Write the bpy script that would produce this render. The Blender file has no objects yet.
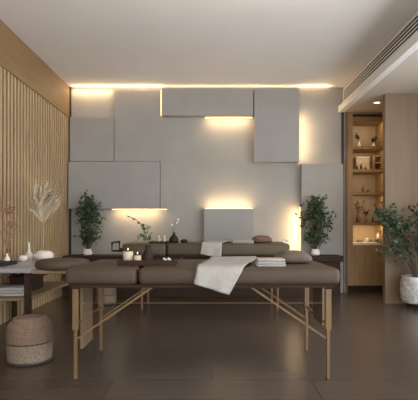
import bpy, bmesh, math, random
from mathutils import Vector, Matrix, noise
S = bpy.context.scene
COL = S.collection
PI = math.pi
# ---------------------------------------------------------------- camera, world, exposure
F = 442.0
cd = bpy.data.cameras.new('camera'); cam = bpy.data.objects.new('camera', cd); COL.objects.link(cam)
cam.location = (0, 0, .94); cam.rotation_euler = (PI/2, 0, 0)
cd.sensor_width = 36; cd.lens = 36*F/418; cd.shift_x = -3/418; cd.shift_y = 26/418
cd.clip_start = .05
S.camera = cam
S.view_settings.view_transform = 'Standard'; S.view_settings.look = 'None'
S.view_settings.gamma = 1; S.view_settings.exposure = 0.0
S.view_settings.use_curve_mapping = False
w = bpy.data.worlds.new('world'); S.world = w; w.use_nodes = True
w.node_tree.nodes['Background'].inputs[0].default_value = (.97, .98, 1.0, 1)
w.node_tree.nodes['Background'].inputs[1].default_value = 4.0
WARM = (1.0, .68, .36)

def area(name, loc, size, power, direction, color=WARM, spread=PI):
    l = bpy.data.lights.new(name, 'AREA'); l.shape = 'RECTANGLE'
    l.size, l.size_y = size; l.energy = power; l.color = color; l.spread = spread
    o = bpy.data.objects.new(name, l); COL.objects.link(o); o.location = loc
    o.rotation_euler = Vector(direction).to_track_quat('-Z', 'Y').to_euler()
    return o

def at(px, py, Y):
    return Vector(((px-212)*Y/F, Y, .94-(py-226)*Y/F))
def X(px, Y): return (px-212)*Y/F
def Z(py, Y): return .94-(py-226)*Y/F

# ---------------------------------------------------------------- materials
def mat(name, color, rough=.6, metal=0, var=.12, scale=8, bump=0, bscale=60, stretch=(1,1,1), spec=.5, color2=None, coord='Object'):
    m = bpy.data.materials.new(name); m.use_nodes = True
    nt = m.node_tree; b = nt.nodes['Principled BSDF']
    b.inputs['Roughness'].default_value = rough; b.inputs['Metallic'].default_value = metal
    b.inputs['Specular IOR Level'].default_value = spec
    tc = nt.nodes.new('ShaderNodeTexCoord'); mp = nt.nodes.new('ShaderNodeMapping')
    mp.inputs['Scale'].default_value = stretch
    nt.links.new(tc.outputs[coord], mp.inputs['Vector'])
    n = nt.nodes.new('ShaderNodeTexNoise'); n.inputs['Scale'].default_value = scale; n.inputs['Detail'].default_value = 4
    nt.links.new(mp.outputs[0], n.inputs['Vector'])
    r = nt.nodes.new('ShaderNodeValToRGB')
    c2 = color2 or tuple(c*(1-var) for c in color)
    c1 = color if color2 else tuple(min(1, c*(1+var)) for c in color)
    r.color_ramp.elements[0].color = (*c2, 1); r.color_ramp.elements[1].color = (*c1, 1)
    r.color_ramp.elements[0].position = .3; r.color_ramp.elements[1].position = .7
    nt.links.new(n.outputs['Fac'], r.inputs[0]); nt.links.new(r.outputs[0], b.inputs['Base Color'])
    if bump:
        n2 = nt.nodes.new('ShaderNodeTexNoise'); n2.inputs['Scale'].default_value = bscale
        nt.links.new(mp.outputs[0], n2.inputs['Vector'])
        bp = nt.nodes.new('ShaderNodeBump'); bp.inputs['Strength'].default_value = bump; bp.inputs['Distance'].default_value = .01
        nt.links.new(n2.outputs['Fac'], bp.inputs['Height']); nt.links.new(bp.outputs[0], b.inputs['Normal'])
    return m
def emis(name, color, strength):
    m = bpy.data.materials.new(name); m.use_nodes = True
    b = m.node_tree.nodes['Principled BSDF']
    b.inputs['Base Color'].default_value = (*color, 1)
    b.inputs['Emission Color'].default_value = (*color, 1); b.inputs['Emission Strength'].default_value = strength
    return m
M = dict(
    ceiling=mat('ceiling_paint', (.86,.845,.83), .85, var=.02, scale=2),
    wall=mat('stone_grey_panel', (.35,.34,.315), .75, var=.05, scale=3, bump=.1),
    slat=mat('oak_slat', (.48,.345,.20), .5, var=.15, scale=5, stretch=(6,6,.6)),
    backing=mat('dark_slat_backing', (.035,.02,.011), .8),
    band=mat('oak_veneer', (.27,.17,.078), .5, var=.12, scale=3, stretch=(1,.6,6)),
    trimd=mat('dark_bronze', (.03,.022,.017), .5),
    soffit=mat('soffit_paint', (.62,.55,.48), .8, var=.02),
    white=mat('white_paint', (.88,.86,.83), .6, var=.02),
    vent=mat('vent_metal', (.88,.86,.84), .5, var=.02),
    black=mat('black_void', (.012,.011,.010), .7),
    wood=mat('cabinet_wood', (.33,.20,.088), .5, var=.15, scale=4, stretch=(5,5,.6)),
    woodback=mat('cabinet_back_wood', (.36,.27,.16), .5, var=.1, scale=4, stretch=(5,5,.6)),
    column=mat('partition_veneer', (.20,.137,.078), .55, var=.08, scale=3, stretch=(5,5,.5)),
    leather=mat('taupe_leather', (.080,.054,.037), .55, var=.08, scale=4, bump=.15, bscale=90, spec=.25),
    leather2=mat('olive_taupe_leather', (.095,.072,.047), .5, var=.08, scale=4, bump=.15, bscale=90, spec=.25),
    legwood=mat('golden_beech', (.17,.098,.036), .45, var=.15, scale=6, stretch=(4,4,.6)),
    darkwood=mat('dark_walnut', (.040,.022,.013), .75, spec=.2, var=.2, scale=6, stretch=(1,4,4)),
    bench=mat('dark_brown_bench', (.045,.028,.019), .8, spec=.2, var=.12, scale=4),
    towel=mat('white_terry', (.42,.40,.37), .95, var=.05, scale=40, bump=.5, bscale=250),
    pillow=mat('brown_linen', (.13,.098,.075), .9, var=.08, scale=30, bump=.3, bscale=200),
    redpillow=mat('russet_linen', (.17,.10,.075), .9, var=.08, scale=30, bump=.3, bscale=200),
    stone=mat('blue_grey_stone', (.33,.33,.36), .4, var=.12, scale=6),
    ceramic=mat('white_ceramic', (.75,.71,.64), .4, var=.05, scale=12),
    wicker=mat('wicker', (.24,.165,.115), .85, var=.3, scale=60, bump=.8, bscale=120, stretch=(1,1,2)),
    wickerlite=mat('pale_wicker', (.27,.205,.15), .85, var=.3, scale=60, bump=.8, bscale=120, stretch=(1,1,2)),
    cushion=mat('brown_seat_fabric', (.24,.155,.11), .9, var=.1, scale=30, bump=.3),
    candle=mat('cream_wax', (.60,.50,.38), .5, var=.03),
    leaf=mat('dark_leaf', (.020,.050,.022), .5, var=.5, scale=9, color2=(.075,.125,.045)),
    leaf2=mat('grey_green_leaf', (.085,.125,.060), .5, scale=9, color2=(.022,.045,.024)),
    stem=mat('brown_stem', (.10,.065,.04), .7, var=.2),
    pampas=mat('dried_beige_plume', (.42,.34,.23), .9, var=.2, scale=15),
    dried=mat('dried_reddish_flower', (.36,.20,.13), .9, var=.25, scale=15),
    jug=mat('dark_glazed_ceramic', (.030,.018,.013), .6, spec=.2, var=.2),
    brownvase=mat('amber_brown_ceramic', (.20,.085,.035), .35, var=.2),
    basket=mat('white_woven_basket', (.80,.78,.75), .8, color2=(.33,.31,.29), scale=22, bump=.8, bscale=70),
    soil=mat('dark_soil', (.02,.014,.01), .95, var=.3, scale=60, bump=.6),
    marble=mat('white_marble', (.72,.64,.54), .3, var=.06, scale=5),
    flower=mat('white_petal', (.8,.78,.72), .6, var=.03),
    led=emis('led_strip_glow', (1.0,.72,.42), 1.5),
    lamp=emis('downlight_glow', (1.0,.85,.65), 4.0),
    flame=emis('candle_flame', (1.0,.75,.4), 2.0),
)
# floor: large taupe tiles
def floor_mat():
    m = bpy.data.materials.new('polished_taupe_tile'); m.use_nodes = True
    nt = m.node_tree; b = nt.nodes['Principled BSDF']
    tc = nt.nodes.new('ShaderNodeTexCoord')
    br = nt.nodes.new('ShaderNodeTexBrick'); br.offset = .5
    br.inputs['Scale'].default_value = 1; br.inputs['Brick Width'].default_value = 1.2; br.inputs['Row Height'].default_value = .3
    br.inputs['Mortar Size'].default_value = .004
    br.inputs['Color1'].default_value = (.080,.060,.047,1); br.inputs['Color2'].default_value = (.094,.071,.056,1)
    br.inputs['Mortar'].default_value = (.05,.04,.034,1)
    nt.links.new(tc.outputs['Object'], br.inputs['Vector'])
    n = nt.nodes.new('ShaderNodeTexNoise'); n.inputs['Scale'].default_value = 3; n.inputs['Detail'].default_value = 5
    mp = nt.nodes.new('ShaderNodeMapping'); mp.inputs['Scale'].default_value = (.6,3,1)
    nt.links.new(tc.outputs['Object'], mp.inputs[0]); nt.links.new(mp.outputs[0], n.inputs['Vector'])
    mx = nt.nodes.new('ShaderNodeMixRGB'); mx.blend_type = 'MULTIPLY'; mx.inputs[0].default_value = .5
    r = nt.nodes.new('ShaderNodeValToRGB'); r.color_ramp.elements[0].color = (.6,.6,.6,1); r.color_ramp.elements[1].color = (1.2,1.15,1.1,1)
    nt.links.new(n.outputs['Fac'], r.inputs[0])
    nt.links.new(br.outputs['Color'], mx.inputs[1]); nt.links.new(r.outputs[0], mx.inputs[2])
    nt.links.new(mx.outputs[0], b.inputs['Base Color'])
    b.inputs['Roughness'].default_value = .25; b.inputs['Specular IOR Level'].default_value = .35
    return m
M['floor'] = floor_mat()

# ---------------------------------------------------------------- builders
def box(bm, x0, x1, y0, y1, z0, z1, bev=0):
    t = bmesh.new()
    bmesh.ops.create_cube(t, size=1)
    for v in t.verts:
        v.co = Vector(((x0+x1)/2+v.co.x*(x1-x0), (y0+y1)/2+v.co.y*(y1-y0), (z0+z1)/2+v.co.z*(z1-z0)))
    if bev:
        bmesh.ops.bevel(t, geom=list(t.edges), offset=bev, segments=3, affect='EDGES', profile=.5)
    merge(bm, t)
def merge(bm, t):
    me = bpy.data.meshes.new('tmp'); t.to_mesh(me); t.free(); bm.from_mesh(me); bpy.data.meshes.remove(me)
def tube(bm, pts, r, seg=8):
    pts = [Vector(p) for p in pts]
    rs = r if isinstance(r, (list, tuple)) else [r]*len(pts)
    rings = []
    for i, p in enumerate(pts):
        d = (pts[min(i+1, len(pts)-1)]-pts[max(i-1, 0)]).normalized()
        up = Vector((0,1,0)) if abs(d.y) < .9 else Vector((1,0,0))
        a = d.cross(up).normalized(); b = d.cross(a).normalized()
        rings.append([bm.verts.new(p+(a*math.cos(2*PI*k/seg+PI/4)+b*math.sin(2*PI*k/seg+PI/4))*rs[i]) for k in range(seg)])
    for i in range(len(rings)-1):
        for k in range(seg):
            bm.faces.new((rings[i][k], rings[i][(k+1)%seg], rings[i+1][(k+1)%seg], rings[i+1][k]))
    bm.faces.new(rings[0]); bm.faces.new(list(reversed(rings[-1])))
def lathe(bm, prof, c=(0,0,0), seg=28, sx=1, sy=1):
    rings = []
    for r, z in prof:
        if r < 1e-5: rings.append([bm.verts.new((c[0], c[1], c[2]+z))])
        else: rings.append([bm.verts.new((c[0]+r*sx*math.cos(2*PI*k/seg), c[1]+r*sy*math.sin(2*PI*k/seg), c[2]+z)) for k in range(seg)])
    for a, b in zip(rings, rings[1:]):
        for k in range(seg):
            if len(a) == 1 and len(b) == 1: continue
            if len(a) == 1: bm.faces.new((a[0], b[(k+1)%seg], b[k]))
            elif len(b) == 1: bm.faces.new((a[k], a[(k+1)%seg], b[0]))
            else: bm.faces.new((a[k], a[(k+1)%seg], b[(k+1)%seg], b[k]))
def obj(name, bm, m, parent=None, smooth=False, loc=None):
    bmesh.ops.recalc_face_normals(bm, faces=list(bm.faces))
    me = bpy.data.meshes.new(name); bm.to_mesh(me); bm.free()
    for p in me.polygons: p.use_smooth = smooth
    me.materials.append(m)
    o = bpy.data.objects.new(name, me); COL.objects.link(o)
    if parent: o.parent = parent
    if loc is not None: o.location = loc
    return o
def nb(): return bmesh.new()
def bx(name, m, parent, *a, bev=0, smooth=False):
    b = nb(); box(b, *a, bev=bev); return obj(name, b, m, parent, smooth)
def tag(o, label, cat, group=None):
    o['label'] = label; o['category'] = cat
    if group: o['group'] = group
    return o
def thing(name, label, cat, loc=(0,0,0), group=None, rz=0):
    o = bpy.data.objects.new(name, None); COL.objects.link(o); o.location = loc; o.rotation_euler[2] = rz
    o.empty_display_size = .05
    return tag(o, label, cat, group)
def struct(o): o['kind'] = 'structure'; return o
def copy_tree(o, parent=None, **props):
    c = o.copy(); COL.objects.link(c)
    if parent: c.parent = parent
    for k, v in props.items(): c[k] = v
    for ch in list(o.children): copy_tree(ch, c)
    return c
def setpar(o, p): o.parent = p

BY = 6.25                      # back wall depth
XL, XF, XR = -2.01, 1.86, 3.0  # left wall, soffit fascia, right wall
H, HS = 2.90, 2.545
# ---------------------------------------------------------------- structure
struct(bx('floor', M['floor'], None, XL-.1, XR+.1, -2.2, BY+.6, -.1, 0))
struct(bx('ceiling', M['ceiling'], None, XL-.1, XR+.1, -2.2, BY+.6, H, H+.1))
wb = struct(bx('wall_back', M['wall'], None, XL-.1, 1.888, BY, BY+.1, 0, H))
struct(bx('wall_alcove', M['wall'], None, 1.7, XR+.1, BY+.40, BY+.6, 0, H))
struct(bx('wall_right', M['column'], None, XR, XR+.1, 4.4, BY+.6, 0, H))
struct(bx('wall_partition', M['column'], None, 2.10, XR, 5.36, 5.44, 0, HS))
# left wall: backing, slats, plain band
zb = 2.47
wl = struct(bx('wall_left', M['backing'], None, XL-.1, XL-.02, -2.2, BY, 0, H))
b = nb(); y = -2.1
while y < BY-.03:
    box(b, XL-.0205, XL-.008, y, y+.039, .0, zb); y += .077
obj('slat_cladding', b, M['slat'], wl)
bx('veneer_band', M['band'], wl, XL-.0205, XL+.004, -2.2, BY-.03, zb, H)
struct(bx('trim_1', M['trimd'], None, XL-.02, XL+.022, BY-.03, BY, 0, H))
struct(bx('gap_shade_strip', M['trimd'], None, X(341.3,BY), X(343.6,BY), BY-.02, BY, 0, HS))  # dark strip painted in for the shaded gap between wall and cabinet
# soffit on the right
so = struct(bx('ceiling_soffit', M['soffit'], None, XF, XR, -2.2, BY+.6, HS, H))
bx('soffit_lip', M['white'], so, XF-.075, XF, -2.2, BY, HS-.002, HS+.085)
# back wall relief panels: x0,x1,y0,y1 px at back wall, thickness
def wx(px): return X(px, BY)
def wz(py): return Z(py, BY)
wbase = wb
def panel(x0, x1, y0, y1, t):
    return bx('wall_panel', M['wall'], wbase, wx(x0), wx(x1), BY-t, BY, wz(y1), wz(y0), bev=.003)
panel(71, 114.5, 118, 162, .055)        # upper left
panel(115, 161, 91, 162, .035)          # tall beside it, to the cove
panel(71, 160.5, 163, 209, .115)         # middle left
panel(163, 252.5, 91, 117.5, .115)       # above the first light
panel(161, 168, 164, 208.5, .045)  # thin step added for the shade strip and LED end beside middle left
panel(204, 253, 209, 292, .11)          # below the upward light
panel(253.5, 297.5, 91, 163, .12)         # vertical centre right
panel(300, 341, 165, 292, .11)          # right lower
# LED strips on the wall
def strip(x0, x1, y0, y1, d0, d1):
    return bx('led_strip', M['led'], wbase, wx(x0), wx(x1), BY-d1, BY-d0, wz(y1), wz(y0))
P = 5.0
strip(205, 252, 117.6, 118.3, .004, .03)
area('wall_led_light', (wx(228.5), BY-.10, wz(118.6)), (.60, .02), P*.5, (0,.35,-1))
strip(205, 252.5, 208.3, 208.9, .004, .03)
area('wall_led_light', (wx(228.5), BY-.095, wz(208.2)), (.60, .02), P*.55, (0,.35,1))
strip(112.5, 167, 209.1, 209.7, .004, .04)
area('wall_led_light', (wx(138), BY-.10, wz(209.8)), (.60, .02), P*.5, (0,.35,-1))
strip(297.6, 298.2, 112, 163, .004, .03)
area('wall_led_light', (wx(299.0), BY-.105, wz(138)), (.02, .62), P*.55, (1,.35,0))
strip(299.3, 299.9, 207, 254, .004, .03)
area('wall_led_light', (wx(298.6), BY-.095, wz(231)), (.02, .60), P*.85, (-1,.35,0))
strip(161.1, 161.8, 91, 117, .051, .06)
area('wall_led_light', (wx(162.9), BY-.075, wz(104)), (.02, .3), P*.12, (1,.6,0))
# cove between ceiling and back wall
area('cove_light', (wx(205)-.05, BY-.05, H-.052), (3.6, .02), 6, (0,-.31,1))
area('cove_light', (wx(92), BY-.06, H-.03), (.55, .02), 2.0, (0,.3,-1))
area('soffit_cove_light', (XF-.04, 3.2, HS+.12), (.02, 5.8), 14, (-.35,0,1), (1,.86,.70))

# slot vent in the fascia
vt = thing('ceiling_vent', 'long slot air vent with dark louvres in the dropped ceiling edge', 'air vent', (XF, 0, HS+.105))
vh = .215
bx('duct_opening', M['black'], vt, -.003, 0, -2, BY-.02, .012, vh)
b = nb()
for k in range(6):
    z = .016+k*(vh-.032)/5
    box(b, -.008, -.003, -2, BY-.02, z-.0065, z+.0065)
obj('louvre', b, M['vent'], vt)
b = nb(); box(b, -.012, -.003, BY-.03, BY-.01, 0, vh); box(b, -.012, -.003, -2, BY-.01, -.004, .008); box(b, -.012, -.003, -2, BY-.01, vh-.008, vh+.004)
obj('vent_frame', b, M['white'], vt)
# recessed downlight
dl = thing('recessed_downlight', 'small round warm downlight recessed in the low soffit by the shelves', 'ceiling light', (X(377, 5.75), 5.75, HS))
b = nb(); lathe(b, [(.035,-.001),(.05,-.006),(.055,-.001)]); obj('ring', b, M['white'], dl, True)
b = nb(); lathe(b, [(0,-.002),(.035,-.002)]); obj('diffuser', b, M['lamp'], dl)
l = bpy.data.lights.new('downlight', 'SPOT'); l.energy = 22; l.color = WARM; l.spot_size = 1.9; l.spot_blend = .8; l.shadow_soft_size = .04
lo = bpy.data.objects.new('downlight', l); COL.objects.link(lo); lo.location = (X(377,5.75), 5.75, HS-.03)

# ---------------------------------------------------------------- built-in shelf cabinet
C0, C1 = 1.885, 2.46
cb = thing('shelf_cabinet', 'tall built-in wooden cabinet with lit open shelves beside the grey wall', 'cabinet', (C0, BY-.02, 0))
W = C1-C0; D = .36
sh = [Z(p, BY) for p in (147, 170, 192.5, 223)]
zlo, zhi = Z(243, BY), Z(121, BY)
bx('side_panel', M['wood'], cb, 0, .10, 0, D, .1, HS)
bx('side_panel', M['wood'], cb, W-.03, W, 0, D, .1, HS)
bx('edge_trim', M['legwood'], cb, 0, .025, -.012, 0, 0, HS)
bx('back_panel', M['woodback'], cb, .10, W-.03, D-.02, D, zlo, zhi)
bx('top_panel', M['wood'], cb, .10, W-.03, .02, D, zhi, HS)
bx('top_moulding', M['darkwood'], cb, .10, W-.03, .0, .02, Z(116,BY)-.01, Z(116,BY)+.02)
for z in sh:
    s = bx('shelf', M['wood'], cb, .10, W-.03, .01, D-.02, z-.03, z+.01)
bx('counter_top', M['marble'], cb, .10, W-.03, .0, D-.02, zlo-.03, zlo)
bx('door', M['wood'], cb, .10, W-.03, 0, .02, .1, zlo-.03)
bx('plinth', M['darkwood'], cb, 0, W, .03, .05, 0, .1)
tops = [zhi]+[z-.03 for z in sh]
pw = [1.2, .8, .7, .9, 2.0]
for z, p in zip(tops, pw):
    area('shelf_light', (C0+.10+(W-.13)/2, BY+.03, z-.012), (W-.18, .02), p*.85, (0,.35,-1), (1,.76,.48))

# ---------------------------------------------------------------- bench on back wall
bn = thing('wall_bench', 'long low dark brown bench running along the foot of the grey wall', 'bench', (0,5.82,0))
bx('seat_slab', M['bench'], bn, wx(71)+.02, 1.735, 0, .34, .47, .545, bev=.008)
bx('front_panel', M['bench'], bn, wx(71)+.05, 1.70, .03, .32, .0, .47)

# ---------------------------------------------------------------- massage tables
def cushion_mesh(x0, x1, y0, y1, z0, z1, r=.03, res=1):
    b = nb(); box(b, x0, x1, y0, y1, z0, z1, bev=r); return b
def massage_table(label, x0, x1, y0, y1, zt, th, seam, legx, ml):
    t = thing('massage_table', label, 'massage table', ((x0+x1)/2, (y0+y1)/2, 0))
    o = t.location; a0, a1, b0, b1 = x0-o.x, x1-o.x, y0-o.y, y1-o.y
    s = seam-o.x
    obj('cushion', cushion_mesh(a0, s-.004, b0, b1, zt-th, zt), M[ml], t, True)
    obj('cushion', cushion_mesh(s+.004, a1, b0, b1, zt-th, zt), M[ml], t, True)
    b = nb(); zf = zt-th
    box(b, a0+.03, a1-.03, b0+.03, b0+.055, zf-.02, zf); box(b, a0+.03, a1-.03, b1-.055, b1-.03, zf-.02, zf)
    box(b, a0+.03, a0+.055, b0+.05, b1-.05, zf-.02, zf); box(b, a1-.055, a1-.03, b0+.05, b1-.05, zf-.02, zf)
    box(b, s-.02, s+.02, b0+.05, b1-.05, zf-.03, zf)
    obj('under_frame', b, M['darkwood'], t)
    for lx in legx:
        for ly in (b0+.075, b1-.075):
            b = nb(); cx = lx-o.x; 
            box(b, cx-.018, cx+.018, ly-.014, ly+.014, .30, zf-.03, bev=.003)
            box(b, cx-.010, cx+.010, ly-.010, ly+.010, .0, .34, bev=.002)
            obj('leg', b, M['legwood'], t)
        cx = lx-o.x
        bx('end_panel', M['column'], t, cx-.008, cx+.008, b0+.19, b1-.33, .15 if lx < o.x else .30, zf-.03, bev=.003)
        b = nb(); tube(b, [(cx, b0+.08, .33), (cx, b1-.08, .33)], .008, 4); obj('stretcher', b, M['legwood'], t)
        sgn = 1 if lx < seam or lx < o.x else -1
        for ly in (b0+.075, b1-.075):
            b = nb(); tube(b, [(cx, ly, .24), (cx+sgn*.47, ly, zf-.025)], .008, 4); obj('brace', b, M['legwood'], t)
    for ly in (b0+.075,):
        b = nb(); tube(b, [(legx[0]-o.x, ly, zf-.12), (legx[1]-o.x, ly, zf-.12)], .0018, 6); obj('tension_cable', b, M['legwood'], t)
    return t
ZT = .685
t1 = massage_table('nearest long brown leather massage table, white towel hanging over its front edge', X(64,2.65), X(341,2.65), 2.65, 3.42, ZT, .10, X(137,2.65), (-.84,.715), 'leather')
# headrest on left end
def cradle(t, cx, cy, zt, rx, ry, th):
    o = t.location
    b = nb(); n = 24; 
    prof = []
    lathe(b, [(0,-th*.5),(.8,-th*.5),(.95,-th*.35),(1,0),(.95,th*.35),(.8,th*.5),(0,th*.5)], (0,0,0), 32, 1, 1)
    for v in b.verts: v.co.x *= rx; v.co.y *= ry
    h = obj('headrest', b, M['leather'], t, True, (cx-o.x, cy-o.y, zt-th/2))
    bx('headrest_board', M['column'], h, -rx*.85, rx*.8, -ry*.8, ry*.8, -th*.5-.018, -th*.5+.006, bev=.004)
    for s in (-1,1):
        b = nb(); tube(b, [(-rx*.3, s*.1, -th*.5-.015), (rx+.12, s*.1, -th*.5-.015)], .009); obj('headrest_bar', b, M['legwood'], h)
cradle(t1, X(63,3.05), 3.05, Z(262,3.05)+.02, .185, .17, .07)
t2 = massage_table('farther olive brown massage table in front of the grey panel wall', -1.0, X(290,4.9), 4.9, 5.55, .745, .135, X(168,4.9)-.02, (-.79,.74), 'leather2')
b = nb()
tube(b, [(x-t2.location.x, y-t2.location.y, z) for x,y,z in [(-.98,5.0,.66),(X(112,5.0),5.0,.66),(X(112,5.0),5.0,.75),(X(112,5.0),5.4,.75),(X(112,5.0),5.4,.66),(-.98,5.4,.66)]], .011)
obj('armrest_frame', b, M['darkwood'], t2)

# ---------------------------------------------------------------- towels
def drape(name, label, far, near, hang, Yf, Yn, zt, group=None, seed=0):
    # far=(xl,xr) near=(xl,xr) hang=((xl,dl),(xr,dr))
    rnd = random.Random(seed); b = nb(); NU, NV = 16, 26; NH = 10; r = .02
    rows = []
    for j in range(NV+NH+1):
        row = []
        for i in range(NU+1):
            u = i/NU
            if j <= NV:
                v = j/NV; y = Yf+(Yn-r*.3-Yf)*v
                xl = far[0]+(near[0]-far[0])*v**1.5; xr = far[1]+(near[1]-far[1])*v**1.5
                x = xl+(xr-xl)*u
                z = zt+.008+.006*(1+noise.noise(Vector((x*14, y*8, seed))))
                if v > .93: z -= ((v-.93)/.07)**2*.014
            else:
                v = (j-NV)/NH
                x0 = near[0]+(near[1]-near[0])*u
                x1 = hang[0][0]+(hang[1][0]-hang[0][0])*u
                dd = hang[0][1]+(hang[1][1]-hang[0][1])*u
                x = x0+(x1-x0)*v; z = zt-.004-dd*v
                y = Yn-.012-.006*min(1,v*3)-.008*v*(1+math.sin(u*11+seed))
            row.append(b.verts.new((x, y, z)))
        rows.append(row)
    for a, c in zip(rows, rows[1:]):
        for i in range(NU): b.faces.new((a[i], a[i+1], c[i+1], c[i]))
    org = Vector(((near[0]+near[1])/2, Yn+.2, zt))
    for v in b.verts: v.co -= org
    o = obj(name, b, M['towel'], None, True, org)
    md = o.modifiers.new('thick', 'SOLIDIFY'); md.thickness = .007; md.offset = 1
    return tag(o, label, 'towel', group)
drape('towel', 'white towel hanging diagonally over the front edge of the nearest table', (X(211,3.4),X(256,3.4)), (X(197,2.65),X(243,2.65)), ((X(194,2.62),.085),(X(229,2.62),.15)), 3.40, 2.65, ZT)
drape('towel', 'smaller white towel hanging over the edge of the farther massage table', (X(206,5.5),X(234,5.5)), (X(202,4.9),X(222,4.9)), ((X(200,4.87),.11),(X(221,4.87),.155)), 5.50, 4.9, .745, seed=4)
def folded(name, label, c, sx, sy, h, m, cat='towel'):
    t = nb(); n = 3
    for k in range(n):
        box(t, -sx/2+.003*k, sx/2-.002*k, -sy/2, sy/2, h*k/n, h*(k+1)/n-.001, bev=h*.13)
    o = obj(name, t, m, None, True, c); return tag(o, label, cat)
folded('folded_towel', 'folded white towel lying in front of the brown pillow, nearest table', ((X(256,2.8)+X(285,2.8))/2, 2.83, ZT), (29)*2.8/F, .14, .05, M['towel'])
folded('folded_towel', 'flat folded white towel beside the russet cushion on the farther table', (X(243,5.1), 5.1, .745), 21*5.1/F, .18, .035, M['towel'])
def pillow(label, x0, x1, y0, y1, z0, h, m, name='pillow'):
    b = nb(); 
    bmesh.ops.create_uvsphere(b, u_segments=32, v_segments=20, radius=1)
    for v in b.verts:
        c = v.co
        sx = math.copysign(abs(c.x)**.6, c.x); sy = math.copysign(abs(c.y)**.6, c.y); sz = math.copysign(abs(c.z)**.8, c.z)
        e = 1-.25*abs(sx)**3
        v.co = Vector((sx*(x1-x0)/2, sy*(y1-y0)/2, (sz*e*.5+.5*e if c.z>-2 else 0)*h))
    mn = min(v.co.z for v in b.verts)
    for v in b.verts: v.co.z = max(v.co.z, .004)-.004
    o = obj(name, b, m, None, True, ((x0+x1)/2, (y0+y1)/2, z0)); return tag(o, label, 'pillow')
pillow('grey brown pillow with rounded ends at the right of the nearest table', X(275,3.06), X(311,3.06), 2.93, 3.22, ZT, .088, M['pillow'])
pillow('small russet brown cushion on the farther massage table', X(252,5.15), X(272,5.15), 5.05, 5.3, .745, .09, M['redpillow'])
# sprig at the far table's right end
def flower_sprig(name, label, base, pts, blooms, parent=None, mstem='stem', r=.003, bl=.012, mb='flower'):
    b = nb(); tube(b, pts, r, 5)
    o = obj('stem' if parent else name, b, M[mstem], parent, True)
    for p in blooms:
        c = nb(); bmesh.ops.create_icosphere(c, subdivisions=1, radius=bl)
        for v in c.verts: v.co = v.co*(1+.35*math.sin(v.co.x*900+v.co.z*500))+Vector(p)
        obj('bloom', c, M[mb], o)
    return o
sp = thing('flower_sprig', 'dark stem with small white blossoms on the farther table end', 'flower', (X(286,5.0), 5.02, .745))
flower_sprig('stem','',None,[(-.05,0,.01),(0,0,.03),(.03,0,.02)],[(-.01,0,.035),(.012,.01,.03),(.028,0,.022),(-.03,0,.02)],sp,bl=.014)

# ---------------------------------------------------------------- trays, candles, jugs
def tray(label, cx, cy, z, sx, sy, h=.03, m='darkwood'):
    b = nb(); box(b, -sx/2, sx/2, -sy/2, sy/2, 0, .01)
    for s in (-1,1):
        box(b, -sx/2, sx/2, s*sy/2-.006, s*sy/2+.006, 0, h); box(b, s*sx/2-.006, s*sx/2+.006, -sy/2, sy/2, 0, h)
    return tag(obj('serving_tray', b, M[m], None, False, (cx,cy,z)), label, 'tray')
def candle(label, px, Y, z, r, h, group=None, flame=True):
    t = thing('candle', label, 'candle', (X(px,Y), Y, z), group)
    b = nb(); lathe(b, [(0,0),(r,0),(r,h-.004),(r-.004,h),(r*.7,h-.006),(0,h-.008)]); obj('wax', b, M['candle'], t, True)
    b = nb(); tube(b, [(0,0,h-.008),(.001,0,h+.012)], .0015, 5); obj('wick', b, M['black'], t)
    if flame:
        b = nb(); lathe(b, [(0,h+.006),(.003,h+.012),(.003,h+.018),(0,h+.026)], seg=10); obj('flame', b, M['flame'], t, True)
    return t
yt = 2.93
tray('dark wooden tray under candles and jug on the nearest table', X(148,yt), yt, ZT, 54*yt/F, .2, .035)
zt = ZT+.011
candle('larger cream candle in the tray on the nearest table', 128, yt, zt, .034, .075)
candle('smaller low cream candle beside the taller one and the dark jug', 137.5, yt-.02, zt, .024, .05)
def jug(label, px, Y, z, r, h, cat='jug', name='jug', m='jug', neck=.5):
    b = nb(); lathe(b, [(0,0),(r*.85,0),(r,h*.15),(r*.95,h*.45),(r*neck,h*.8),(r*neck,h*.95),(r*(neck+.08),h),(r*(neck-.12),h*.98),(r*(neck-.12),h*.8),(0,h*.5)])
    t = thing(name, label, cat, (X(px,Y), Y, z)); obj('body', b, M[m], t, True); return t
jg = jug('dark brown jug holding an arching leafy branch, nearest table', 148, yt+.03, zt, .036, .115)
def leaf_at(b, p, d, L, wd, roll):
    d = d.normalized(); up = Vector((0,0,1)); s = d.cross(up)
    if s.length < .1: s = Vector((1,0,0))
    s.normalize(); q = Matrix.Rotation(roll, 3, d); s = q @ s; n = s.cross(d)
    a = [p, p+d*L*.35+s*wd+n*L*.04, p+d*L*.7+s*wd*.7, p+d*L-n*L*.12, p+d*L*.7-s*wd*.7, p+d*L*.35-s*wd+n*L*.04]
    c = p+d*L*.45-n*wd*.25
    vs = [b.verts.new(v) for v in a]; vc = b.verts.new(c)
    for i in range(6): b.faces.new((vs[i], vs[(i+1)%6], vc))
def branch_jug(par, pts, leaves, L=.035, m='leaf2', r=.003, seed=1):
    rnd = random.Random(seed)
    b = nb(); 
    for pl in pts: tube(b, pl, r, 5)
    obj('branch', b, M['stem'], par)
    b = nb()
    for p in leaves:
        d = Vector((rnd.uniform(-1,1), rnd.uniform(-.6,.6), rnd.uniform(-.3,.8)))
        leaf_at(b, Vector(p), d, L*rnd.uniform(.7,1.3), L*.3, rnd.uniform(0,6))
    obj('leaf_cluster', b, M[m], par)
def rel(o, px, py, Y): return at(px, py, Y)-Vector(o.location)
YJ = yt+.03
main = [rel(jg,148,244,YJ), rel(jg,147,238,YJ), rel(jg,144,230,YJ), rel(jg,140,223,YJ), rel(jg,135,219,YJ), rel(jg,130,217,YJ)]
side = [rel(jg,147,240,YJ), rel(jg,150,236,YJ), rel(jg,152,232,YJ)]
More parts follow.
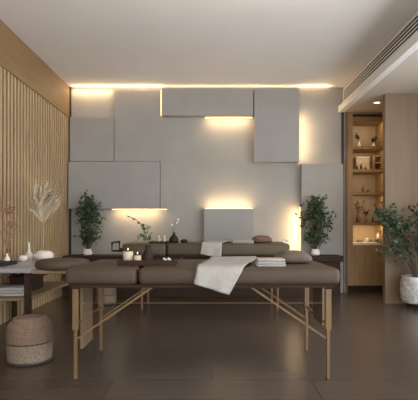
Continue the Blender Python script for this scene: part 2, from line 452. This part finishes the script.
side2 = [rel(jg,144,230,YJ), rel(jg,148,227,YJ), rel(jg,151,227,YJ)]
rnd = random.Random(5)
lv = [rel(jg, rnd.uniform(139,152), rnd.uniform(233,241), YJ) for _ in range(16)]+[rel(jg, rnd.uniform(140,150), rnd.uniform(225,230), YJ) for _ in range(8)]+[p for p in main[2:]]
branch_jug(jg, [main, side, side2], lv, .032)
ds = thing('blossom_dish', 'small dark dish of white blossoms at the right end of the tray', 'dish', (X(167,yt), yt-.0, zt))
b = nb(); lathe(b, [(0,0),(.02,0),(.038,.014),(.034,.015),(.015,.005),(0,.005)]); obj('dish', b, M['jug'], ds, True)
for k in range(6):
    a = k*1.05; c = nb(); bmesh.ops.create_icosphere(c, subdivisions=1, radius=.009)
    obj('bloom', c, M['flower'], ds, False, (.02*math.cos(a), .015*math.sin(a), .02+.006*(k%2)))
# farther table tray
Y2 = 5.05; z2 = .745
tray('low dark tray holding two small candles, farther table', X(159.5,Y2), Y2, z2, 18*Y2/F, .2, .02)
candle('left one of two small white candles beside the black bottle', 159, Y2, z2+.011, .018, .045)
candle('right one of two small white candles, next to the black bottle', 164.5, Y2, z2+.011, .018, .045)
bo = jug('black flared bottle with a single white flower stem, farther table', 174, 5.12, z2, .055, .12, 'vase', 'bottle_vase', 'jug', .28)
p = [rel(bo,174,236,5.12), rel(bo,173,228,5.12), rel(bo,175,223,5.12), rel(bo,178,220,5.12)]
o = flower_sprig('stem','',None,p,[p[3],p[2]+Vector((.02,0,0)),p[1]+Vector((-.01,0,.03))],bo,bl=.015)
bw = thing('small_bowl', 'small dark bowl right of the black bottle on farther table', 'bowl', (X(184,5.08), 5.08, z2))
b = nb(); lathe(b, [(0,0),(.03,0),(.05,.03),(.046,.03),(.02,.008),(0,.008)]); obj('bowl', b, M['jug'], bw, True)
b = nb(); lathe(b, [(0,.008),(.042,.026),(.03,.04),(0,.045)]); obj('contents', b, M['soil'], bw, True)

# ---------------------------------------------------------------- potted plants
def bushy(label, px, Y, z0, ptop, pbot, wpx, seed, n, mleaf='leaf', L=.055, pot='vase'):
    rnd = random.Random(seed); base = Vector((X(px,Y), Y, z0))
    t = thing('potted_plant', label, 'plant', base)
    ztop = Z(ptop,Y)-z0; zbot = Z(pbot,Y)-z0; rx = wpx*Y/F/2
    b = nb(); lathe(b, [(0,0),(.05,0),(.065,.03),(.045,.075),(.05,.085),(.04,.083),(.035,.06),(0,.05)]); obj('vase', b, M['white'] if pot=='vase' else M['basket'], t, True)
    bs = nb(); bl = nb()
    for k in range(16):
        a = rnd.uniform(0,2*PI); q = rnd.random()**.6
        zt_ = zbot+(ztop-zbot)*rnd.uniform(.45,1.0)
        env = math.sin(PI*min(1,max(0,(zt_-zbot)/(ztop-zbot)*.8+.12)))
        tip = Vector((math.cos(a)*rx*q*env*.9, min(.06, math.sin(a)*rx*q*env*.7), zt_))
        mid = Vector((tip.x*.75, tip.y*.75, zbot+(zt_-zbot)*.4))
        tube(bs, [(0,0,.05), (tip.x*.15,tip.y*.15,zbot*.9), mid, tip], [.006,.005,.004,.0015], 5)
        for j in range(n//16):
            f = (j+rnd.random())/(n//16)
            p = mid.lerp(tip, f) if f > .3 else Vector((tip.x*.15,tip.y*.15,zbot*.9)).lerp(mid, .4+f*2)
            p = p+Vector((rnd.gauss(0,.03), rnd.gauss(0,.03), rnd.gauss(0,.02)))
            d = Vector((rnd.uniform(-1,1), rnd.uniform(-1,1), rnd.uniform(-.4,.9)))
            if p.z < .09: p.z = .1
            p.y = min(p.y, .07)
            leaf_at(bl, p, d, L*rnd.uniform(.7,1.2), L*.28, rnd.uniform(0,6))
    obj('stem', bs, M['stem'], t); obj('foliage', bl, M[mleaf], t)
    return t
bushy('bushy dark green plant in a white vase by the slatted wall corner', 87.5, 5.98, .545, 191, 249, 35, 3, 800)
bushy('bushy dark green plant in a white vase beside the shelf cabinet', 315.5, 5.98, .545, 192, 249, 36, 8, 800)
# basket plant at right
YP = 5.12
bp = thing('basket_plant', 'leafy spreading plant in a white woven basket at the right edge', 'plant', (X(419,YP), YP, 0))
zp = .06
for k in range(4):
    a = PI/4+k*PI/2; b = nb(); tube(b, [(.13*math.cos(a),.13*math.sin(a),0),(.13*math.cos(a),.13*math.sin(a),zp+.01)], .01, 6); obj('foot', b, M['darkwood'], bp)
b = nb(); pr = []
N = 14
for i in range(N+1):
    v = i/N; rr = .185+.018*math.sin(PI*v); pr.append((rr+.004*math.cos(i*PI), zp+.30*v))
lathe(b, [(0,zp)]+pr+[(.175,zp+.30),(.172,zp+.26),(0,zp+.26)], seg=40)
for i, v in enumerate(b.verts):
    rad = math.hypot(v.co.x, v.co.y)
    if rad > .18:
        a = math.atan2(v.co.y, v.co.x); s = 1+.02*math.cos(a*20+v.co.z*60); v.co.x *= s; v.co.y *= s
obj('basket', b, M['basket'], bp, True)
b = nb(); lathe(b, [(0,zp+.285),(.15,zp+.28),(.173,zp+.262)]); obj('soil', b, M['soil'], bp, True)
rnd = random.Random(12); bs = nb(); bl = nb()
for k in range(26):
    a = rnd.uniform(0,2*PI); rr = rnd.uniform(.12,.47); ht = rnd.uniform(.78, 1.30)
    if k % 3 == 0: a = PI+rnd.uniform(-.4,.4); rr = rnd.uniform(.3,.5)
    tip = Vector((math.cos(a)*rr, min(.17, math.sin(a)*rr*.6), ht-.25*rr))
    mid = Vector((tip.x*.45, tip.y*.45, .38+(tip.z-.38)*.65))
    tube(bs, [(tip.x*.1,tip.y*.1,zp+.27), mid, tip], [.007,.005,.002], 5)
    for j in range(30):
        f = rnd.random(); p = mid.lerp(tip, f) if f > .15 else Vector((0,0,.5)).lerp(mid, rnd.uniform(.6,1))
        p = p+Vector((rnd.gauss(0,.035), rnd.gauss(0,.03), rnd.gauss(0,.04)))
        p.y = min(p.y, .19)
        leaf_at(bl, p, Vector((rnd.uniform(-1,1), rnd.uniform(-1,.2), rnd.uniform(-.5,.8))), .062*rnd.uniform(.6,1.2), .018, rnd.uniform(0,6))
obj('stem', bs, M['stem'], bp); obj('foliage', bl, M['leaf2'], bp)

# ---------------------------------------------------------------- poufs
def pouf(label, px, Y, r, h):
    t = thing('wicker_pouf', label, 'pouf', (X(px,Y), Y, 0))
    def weave(name, z0, z1, m, top=False):
        b = nb(); n = 20; pr = []
        for i in range(n+1):
            v = i/n; z = z0+(z1-z0)*v
            bulge = r*(.955+.045*math.sin(PI*z/h))
            if top and v > .62: bulge -= r*.22*((v-.62)/.38)**2.5
            pr.append((bulge+.0025*math.cos(i*PI), z))
        lathe(b, [(0,z0)]+pr+[(0,z1)], seg=48)
        for v in b.verts:
            rad = math.hypot(v.co.x, v.co.y)
            if rad > r*.6:
                a = math.atan2(v.co.y, v.co.x); s = 1+.010*math.cos(a*24+(v.co.z/(h/40))*PI); v.co.x *= s; v.co.y *= s
        return obj(name, b, m, t, True)
    weave('lower_basket', .012, h*.47, M['wickerlite'])
    weave('upper_basket', h*.5, h, M['wicker'], True)
    b = nb(); lathe(b, [(0,h*.465),(r*1.005,h*.465),(r*1.01,h*.485),(r*1.005,h*.505),(0,h*.505)], seg=40); obj('dark_band', b, M['trimd'], t, True)
    b = nb(); lathe(b, [(0,0),(r*.96,0),(r*.975,.02),(0,.02)], seg=40); obj('base_ring', b, M['trimd'], t, True)
    b = nb(); lathe(b, [(0,h-.01),(r*.76,h-.01),(r*.74,h+.012),(r*.5,h+.02),(0,h+.022)], seg=40); obj('seat_pad', b, M['cushion'], t, True)
    return t
pouf('large round woven pouf with a dark middle band, front left', 30, 3.09, .152, .29)
pouf('small round woven pouf seen beneath the nearest table', 106, 5.35, .125, .24)

# ---------------------------------------------------------------- side console by the slat wall
sc = thing('side_console', 'blue grey stone topped console table against the slatted wall', 'console table', (-1.72, 3.7, 0))
bx('table_top', M['stone'], sc, -.27, .36, -.38, .72, .585, .62, bev=.006)
bx('lower_shelf', M['column'], sc, -.25, .33, -.35, .69, .37, .392, bev=.003)
for sx in (-.24,.32):
    for sy in (-.34,.68):
        bx('leg', M['darkwood'], sc, sx-.02, sx+.02, sy-.02, sy+.02, 0, .585)
bx('apron', M['darkwood'], sc, .315, .33, -.32, .66, .53, .585)
zc = .62
# shelf goods
def ftow(label, x, y, m): 
    return folded('folded_towel', label, (x,y,.393), .26, .2, .07, m)
ftow('stack of folded pale towels on the lower shelf of the console, nearest', -1.60, 3.52, M['towel'])
bk = thing('storage_box', 'dark brown lidded box on the lower shelf of the console', 'box', (-1.62, 3.87, .393))
bx('box_body', M['darkwood'], bk, -.1,.1,-.12,.12,0,.1,bev=.004); bx('lid', M['darkwood'], bk, -.105,.105,-.125,.125,.101,.12,bev=.004)
dk = tag(bx('black_tray', M['black'], None, -.1,.1,-.13,.13,0,.03,bev=.004), 'black shallow tray at the left edge of the stone console', 'tray'); dk.location = (X(-2,3.6), 3.6, zc)
# white bowl with plume
YB = 4.12
wbowl = thing('white_bowl_vase', 'wide white ceramic bowl vase with a tall dried plume fan', 'vase', (X(44,YB), YB, zc))
b = nb(); lathe(b, [(0,0),(.05,0),(.085,.03),(.088,.055),(.06,.085),(.03,.095),(.028,.09),(.055,.07),(0,.03)]); obj('bowl', b, M['ceramic'], wbowl, True)
bs = nb(); tube(bs, [(0,0,.04), rel(wbowl,43,236,YB), rel(wbowl,43,221,YB)], .004, 6); obj('stalk', bs, M['pampas'], wbowl)
rnd = random.Random(21); bl = nb(); root = rel(wbowl,43,222,YB)
for k in range(70):
    tx = rnd.uniform(33,61); ty = 176+abs(tx-42)*.9+rnd.uniform(0,14)
    if tx < 37: ty += 12
    tip = rel(wbowl,tx,ty,YB)+Vector((0,rnd.uniform(-.12,.12),0)); mid = root.lerp(tip,.5)+Vector((rnd.gauss(0,.02),rnd.gauss(0,.02),.02))
    wd = rnd.uniform(.010,.02)
    pv = None
    for q in range(9):
        f = q/8; p = root.lerp(mid, f*2) if f < .5 else mid.lerp(tip, f*2-1)
        s = Vector((wd*math.sin(PI*min(1,f*.9+.1)), wd*.5, 0))
        nv = (bl.verts.new(p-s), bl.verts.new(p+s))
        if pv: bl.faces.new((pv[0],pv[1],nv[1],nv[0]))
        pv = nv
    for q in range(10):
        p = mid.lerp(tip, rnd.random()); leaf_at(bl, p, Vector((rnd.uniform(-1,1),rnd.uniform(-1,1),rnd.uniform(0,1))), .03, .003, rnd.uniform(0,6))
obj('dried_plume', bl, M['pampas'], wbowl)
# little white pot + bottle
YW = 4.0
t = thing('white_pot', 'small round white pot left of the wide bowl on the console', 'pot', (X(23,YW), YW, zc))
b = nb(); lathe(b, [(0,0),(.03,0),(.045,.025),(.035,.05),(.02,.055),(.015,.05),(0,.03)]); obj('body', b, M['ceramic'], t, True)
t = thing('slim_bottle', 'slim pale ceramic bottle with a long neck on the console', 'bottle', (X(29,4.15), 4.15, zc))
b = nb(); lathe(b, [(0,0),(.035,0),(.042,.03),(.03,.06),(.009,.09),(.008,.165),(.011,.17),(.006,.17),(0,.12)]); obj('body', b, M['ceramic'], t, True)
YV = 3.85
bv = jug('amber brown vase holding dried reddish flowers on the console', 8, YV, zc, .032, .12, 'vase', 'brown_vase', 'brownvase', .4)
bs = nb(); bl = nb(); rnd = random.Random(33)
for k in range(14):
    tip = rel(bv, rnd.uniform(-4,17), rnd.uniform(205,236), YV)+Vector((0,rnd.uniform(-.06,.06),0))
    tube(bs, [(0,0,.08), (tip.x*.3,tip.y*.3,.18), tip], [.002,.002,.001], 4)
    bl = nb()
    for q in range(16):
        p = tip+Vector((rnd.gauss(0,.02),rnd.gauss(0,.02),rnd.gauss(0,.02)))
        leaf_at(bl, p, Vector((rnd.uniform(-1,1),rnd.uniform(-1,1),rnd.uniform(-.5,1))), .022, .006, rnd.uniform(0,6))
    obj('dried_flower_head', bl, M['dried'], bv)
obj('stem', bs, M['dried'], bv)
t = thing('round_bottle', 'tiny pale globe bottle in front of the amber brown vase', 'bottle', (X(7,3.7), 3.7, zc))
b = nb(); lathe(b, [(0,0),(.012,0),(.024,.03),(.024,.045),(.010,.07),(.008,.09),(0,.09)]); obj('body', b, M['ceramic'], t, True)

# ---------------------------------------------------------------- goods on the shelves
YS = BY+.15
def px_on(px): return X(px, YS)
def little_vase(label, px, z, r, h, m, sprig=None, seed=0, ml='leaf', spread=.05, cat='vase', Y=YS):
    t = thing('shelf_vase', label, cat, (X(px,Y), Y, z))
    b = nb(); lathe(b, [(0,0),(r*.8,0),(r,h*.3),(r*.8,h*.6),(r*.35,h*.8),(r*.4,h),(r*.25,h),(0,h*.7)], seg=16); obj('body', b, M[m], t, True)
    if sprig:
        rnd = random.Random(seed); bs = nb(); bl = nb()
        for k in range(7):
            tip = Vector((rnd.uniform(-spread,spread), rnd.uniform(-.03,.03), h+sprig*rnd.uniform(.5,1)))
            tube(bs, [(0,0,h*.8), (tip.x*.4,tip.y*.4,h+(tip.z-h)*.5), tip], .0025, 4)
            for q in range(5): leaf_at(bl, Vector((0,0,h)).lerp(tip, rnd.uniform(.4,1)), Vector((rnd.uniform(-1,1),rnd.uniform(-1,1),rnd.uniform(-.3,.8))), .035, .011, rnd.uniform(0,6))
        obj('stem', bs, M['stem'], t); obj('leaf_cluster', bl, M[ml], t)
    return t
s1, s2, s3, s4 = [z+.01 for z in sh]
little_vase('pale bottle with a dark sprig at left of the top shelf', 359, s1, .03, .10, 'ceramic', .12, 1, 'leaf')
little_vase('pale bottle with a small dark sprig at right of the top shelf', 373.5, s1, .025, .08, 'ceramic', .09, 2, 'leaf', .035)
tb = thing('storage_box', 'pale square box filling the left of the second shelf', 'box', (px_on(362.5), YS+.04, s2))
bx('box_body', M['pampas'], tb, -.095,.095,-.06,.06,0,.17,bev=.004); bx('lid', M['pampas'], tb, -.1,.1,-.065,.065,.171,.20,bev=.004)
little_vase('short dark bottle in front of the pale box, second shelf', 357, s2, .018, .06, 'jug', Y=BY+.055, cat='bottle')
little_vase('tallest of the dark bottles in front of the pale box', 361, s2, .016, .085, 'jug', Y=BY+.055, cat='bottle')
little_vase('squat dark bottle right of its taller neighbour, second shelf', 365.5, s2, .022, .055, 'brownvase', Y=BY+.055, cat='bottle')
rk = thing('wooden_rack', 'small open wooden cube standing at right of the second shelf', 'rack', (px_on(376.5), YS, s2))
b = nb()
for z0 in (0,.1,.2): box(b, -.055,.055,-.05,.05,z0,z0+.014)
for s in (-1,1): box(b, s*.055-.006,s*.055+.006,-.05,.05,0,.214)
obj('rack_frame', b, M['wood'], rk)
little_vase('dark brown figurine shaped bottle on the third shelf', 363, s3, .02, .11, 'brownvase', cat='bottle')
little_vase('small round dark pot right of the figurine bottle, third shelf', 368, s3, .022, .04, 'jug', cat='pot')
little_vase('dark bottle with a spreading dark branch on the fourth shelf', 358.5, s4, .036, .13, 'brownvase', .20, 4, 'stem', .09)
little_vase('small brown bottle right of the branch vase, fourth shelf', 366, s4, .022, .08, 'brownvase', .10, 6, 'stem', .03)
tr = thing('triangular_frame', 'dark triangular wooden ornament at right of the fourth shelf', 'ornament', (px_on(377), YS, s4))
b = nb(); tube(b, [(-.075,0,.006),(0,0,.21)], .012, 4); tube(b, [(.075,0,.006),(0,0,.21)], .012, 4); tube(b, [(-.08,0,.01),(.08,0,.01)], .010, 4); obj('frame', b, M['darkwood'], tr)
b = nb()
v = [b.verts.new(c) for c in ((-.06,0,.02),(.06,0,.02),(0,0,.18),(-.06,.02,.02),(.06,.02,.02),(0,.02,.18))]
for f in ((0,1,2),(5,4,3),(0,3,4,1),(1,4,5,2),(2,5,3,0)): b.faces.new([v[i] for i in f])
obj('inner_panel', b, M['wood'], tr)
# bottom niche
zc2 = zlo
cs = candle('white pillar candle at the right of the lit bottom shelf', 378, YS-.05, zc2, .02, .12)
candle('short glass-like candle in the middle of the lit bottom shelf', 367, YS-.03, zc2, .022, .07, flame=False)
for i, (px, s) in enumerate([(360,.9),(370,.75),(376,1.0)]):
    t = thing('leaf_garland', ['dark leaf sprig lying at left of the lit bottom shelf','dark leaf sprig lying at the middle of the lit bottom shelf','dark leaf sprig lying near the pillar candle, bottom shelf'][i], 'sprig', (X(px,BY+.05), BY+.05, zc2+.0))
    bl = nb(); rnd = random.Random(50+i)
    for q in range(14): leaf_at(bl, Vector((rnd.uniform(-.03,.03),rnd.uniform(-.02,.02),rnd.uniform(.008,.035))), Vector((rnd.uniform(-1,1),rnd.uniform(-.5,.5),rnd.uniform(0,.5))), .03*s, .009, rnd.uniform(0,6))
    bs = nb(); tube(bs, [(-.04,0,.004),(0,0,.012),(.04,0,.004)], .003, 5)
    obj('stem', bs, M['stem'], t); obj('leaf_cluster', bl, M['leaf'], t)
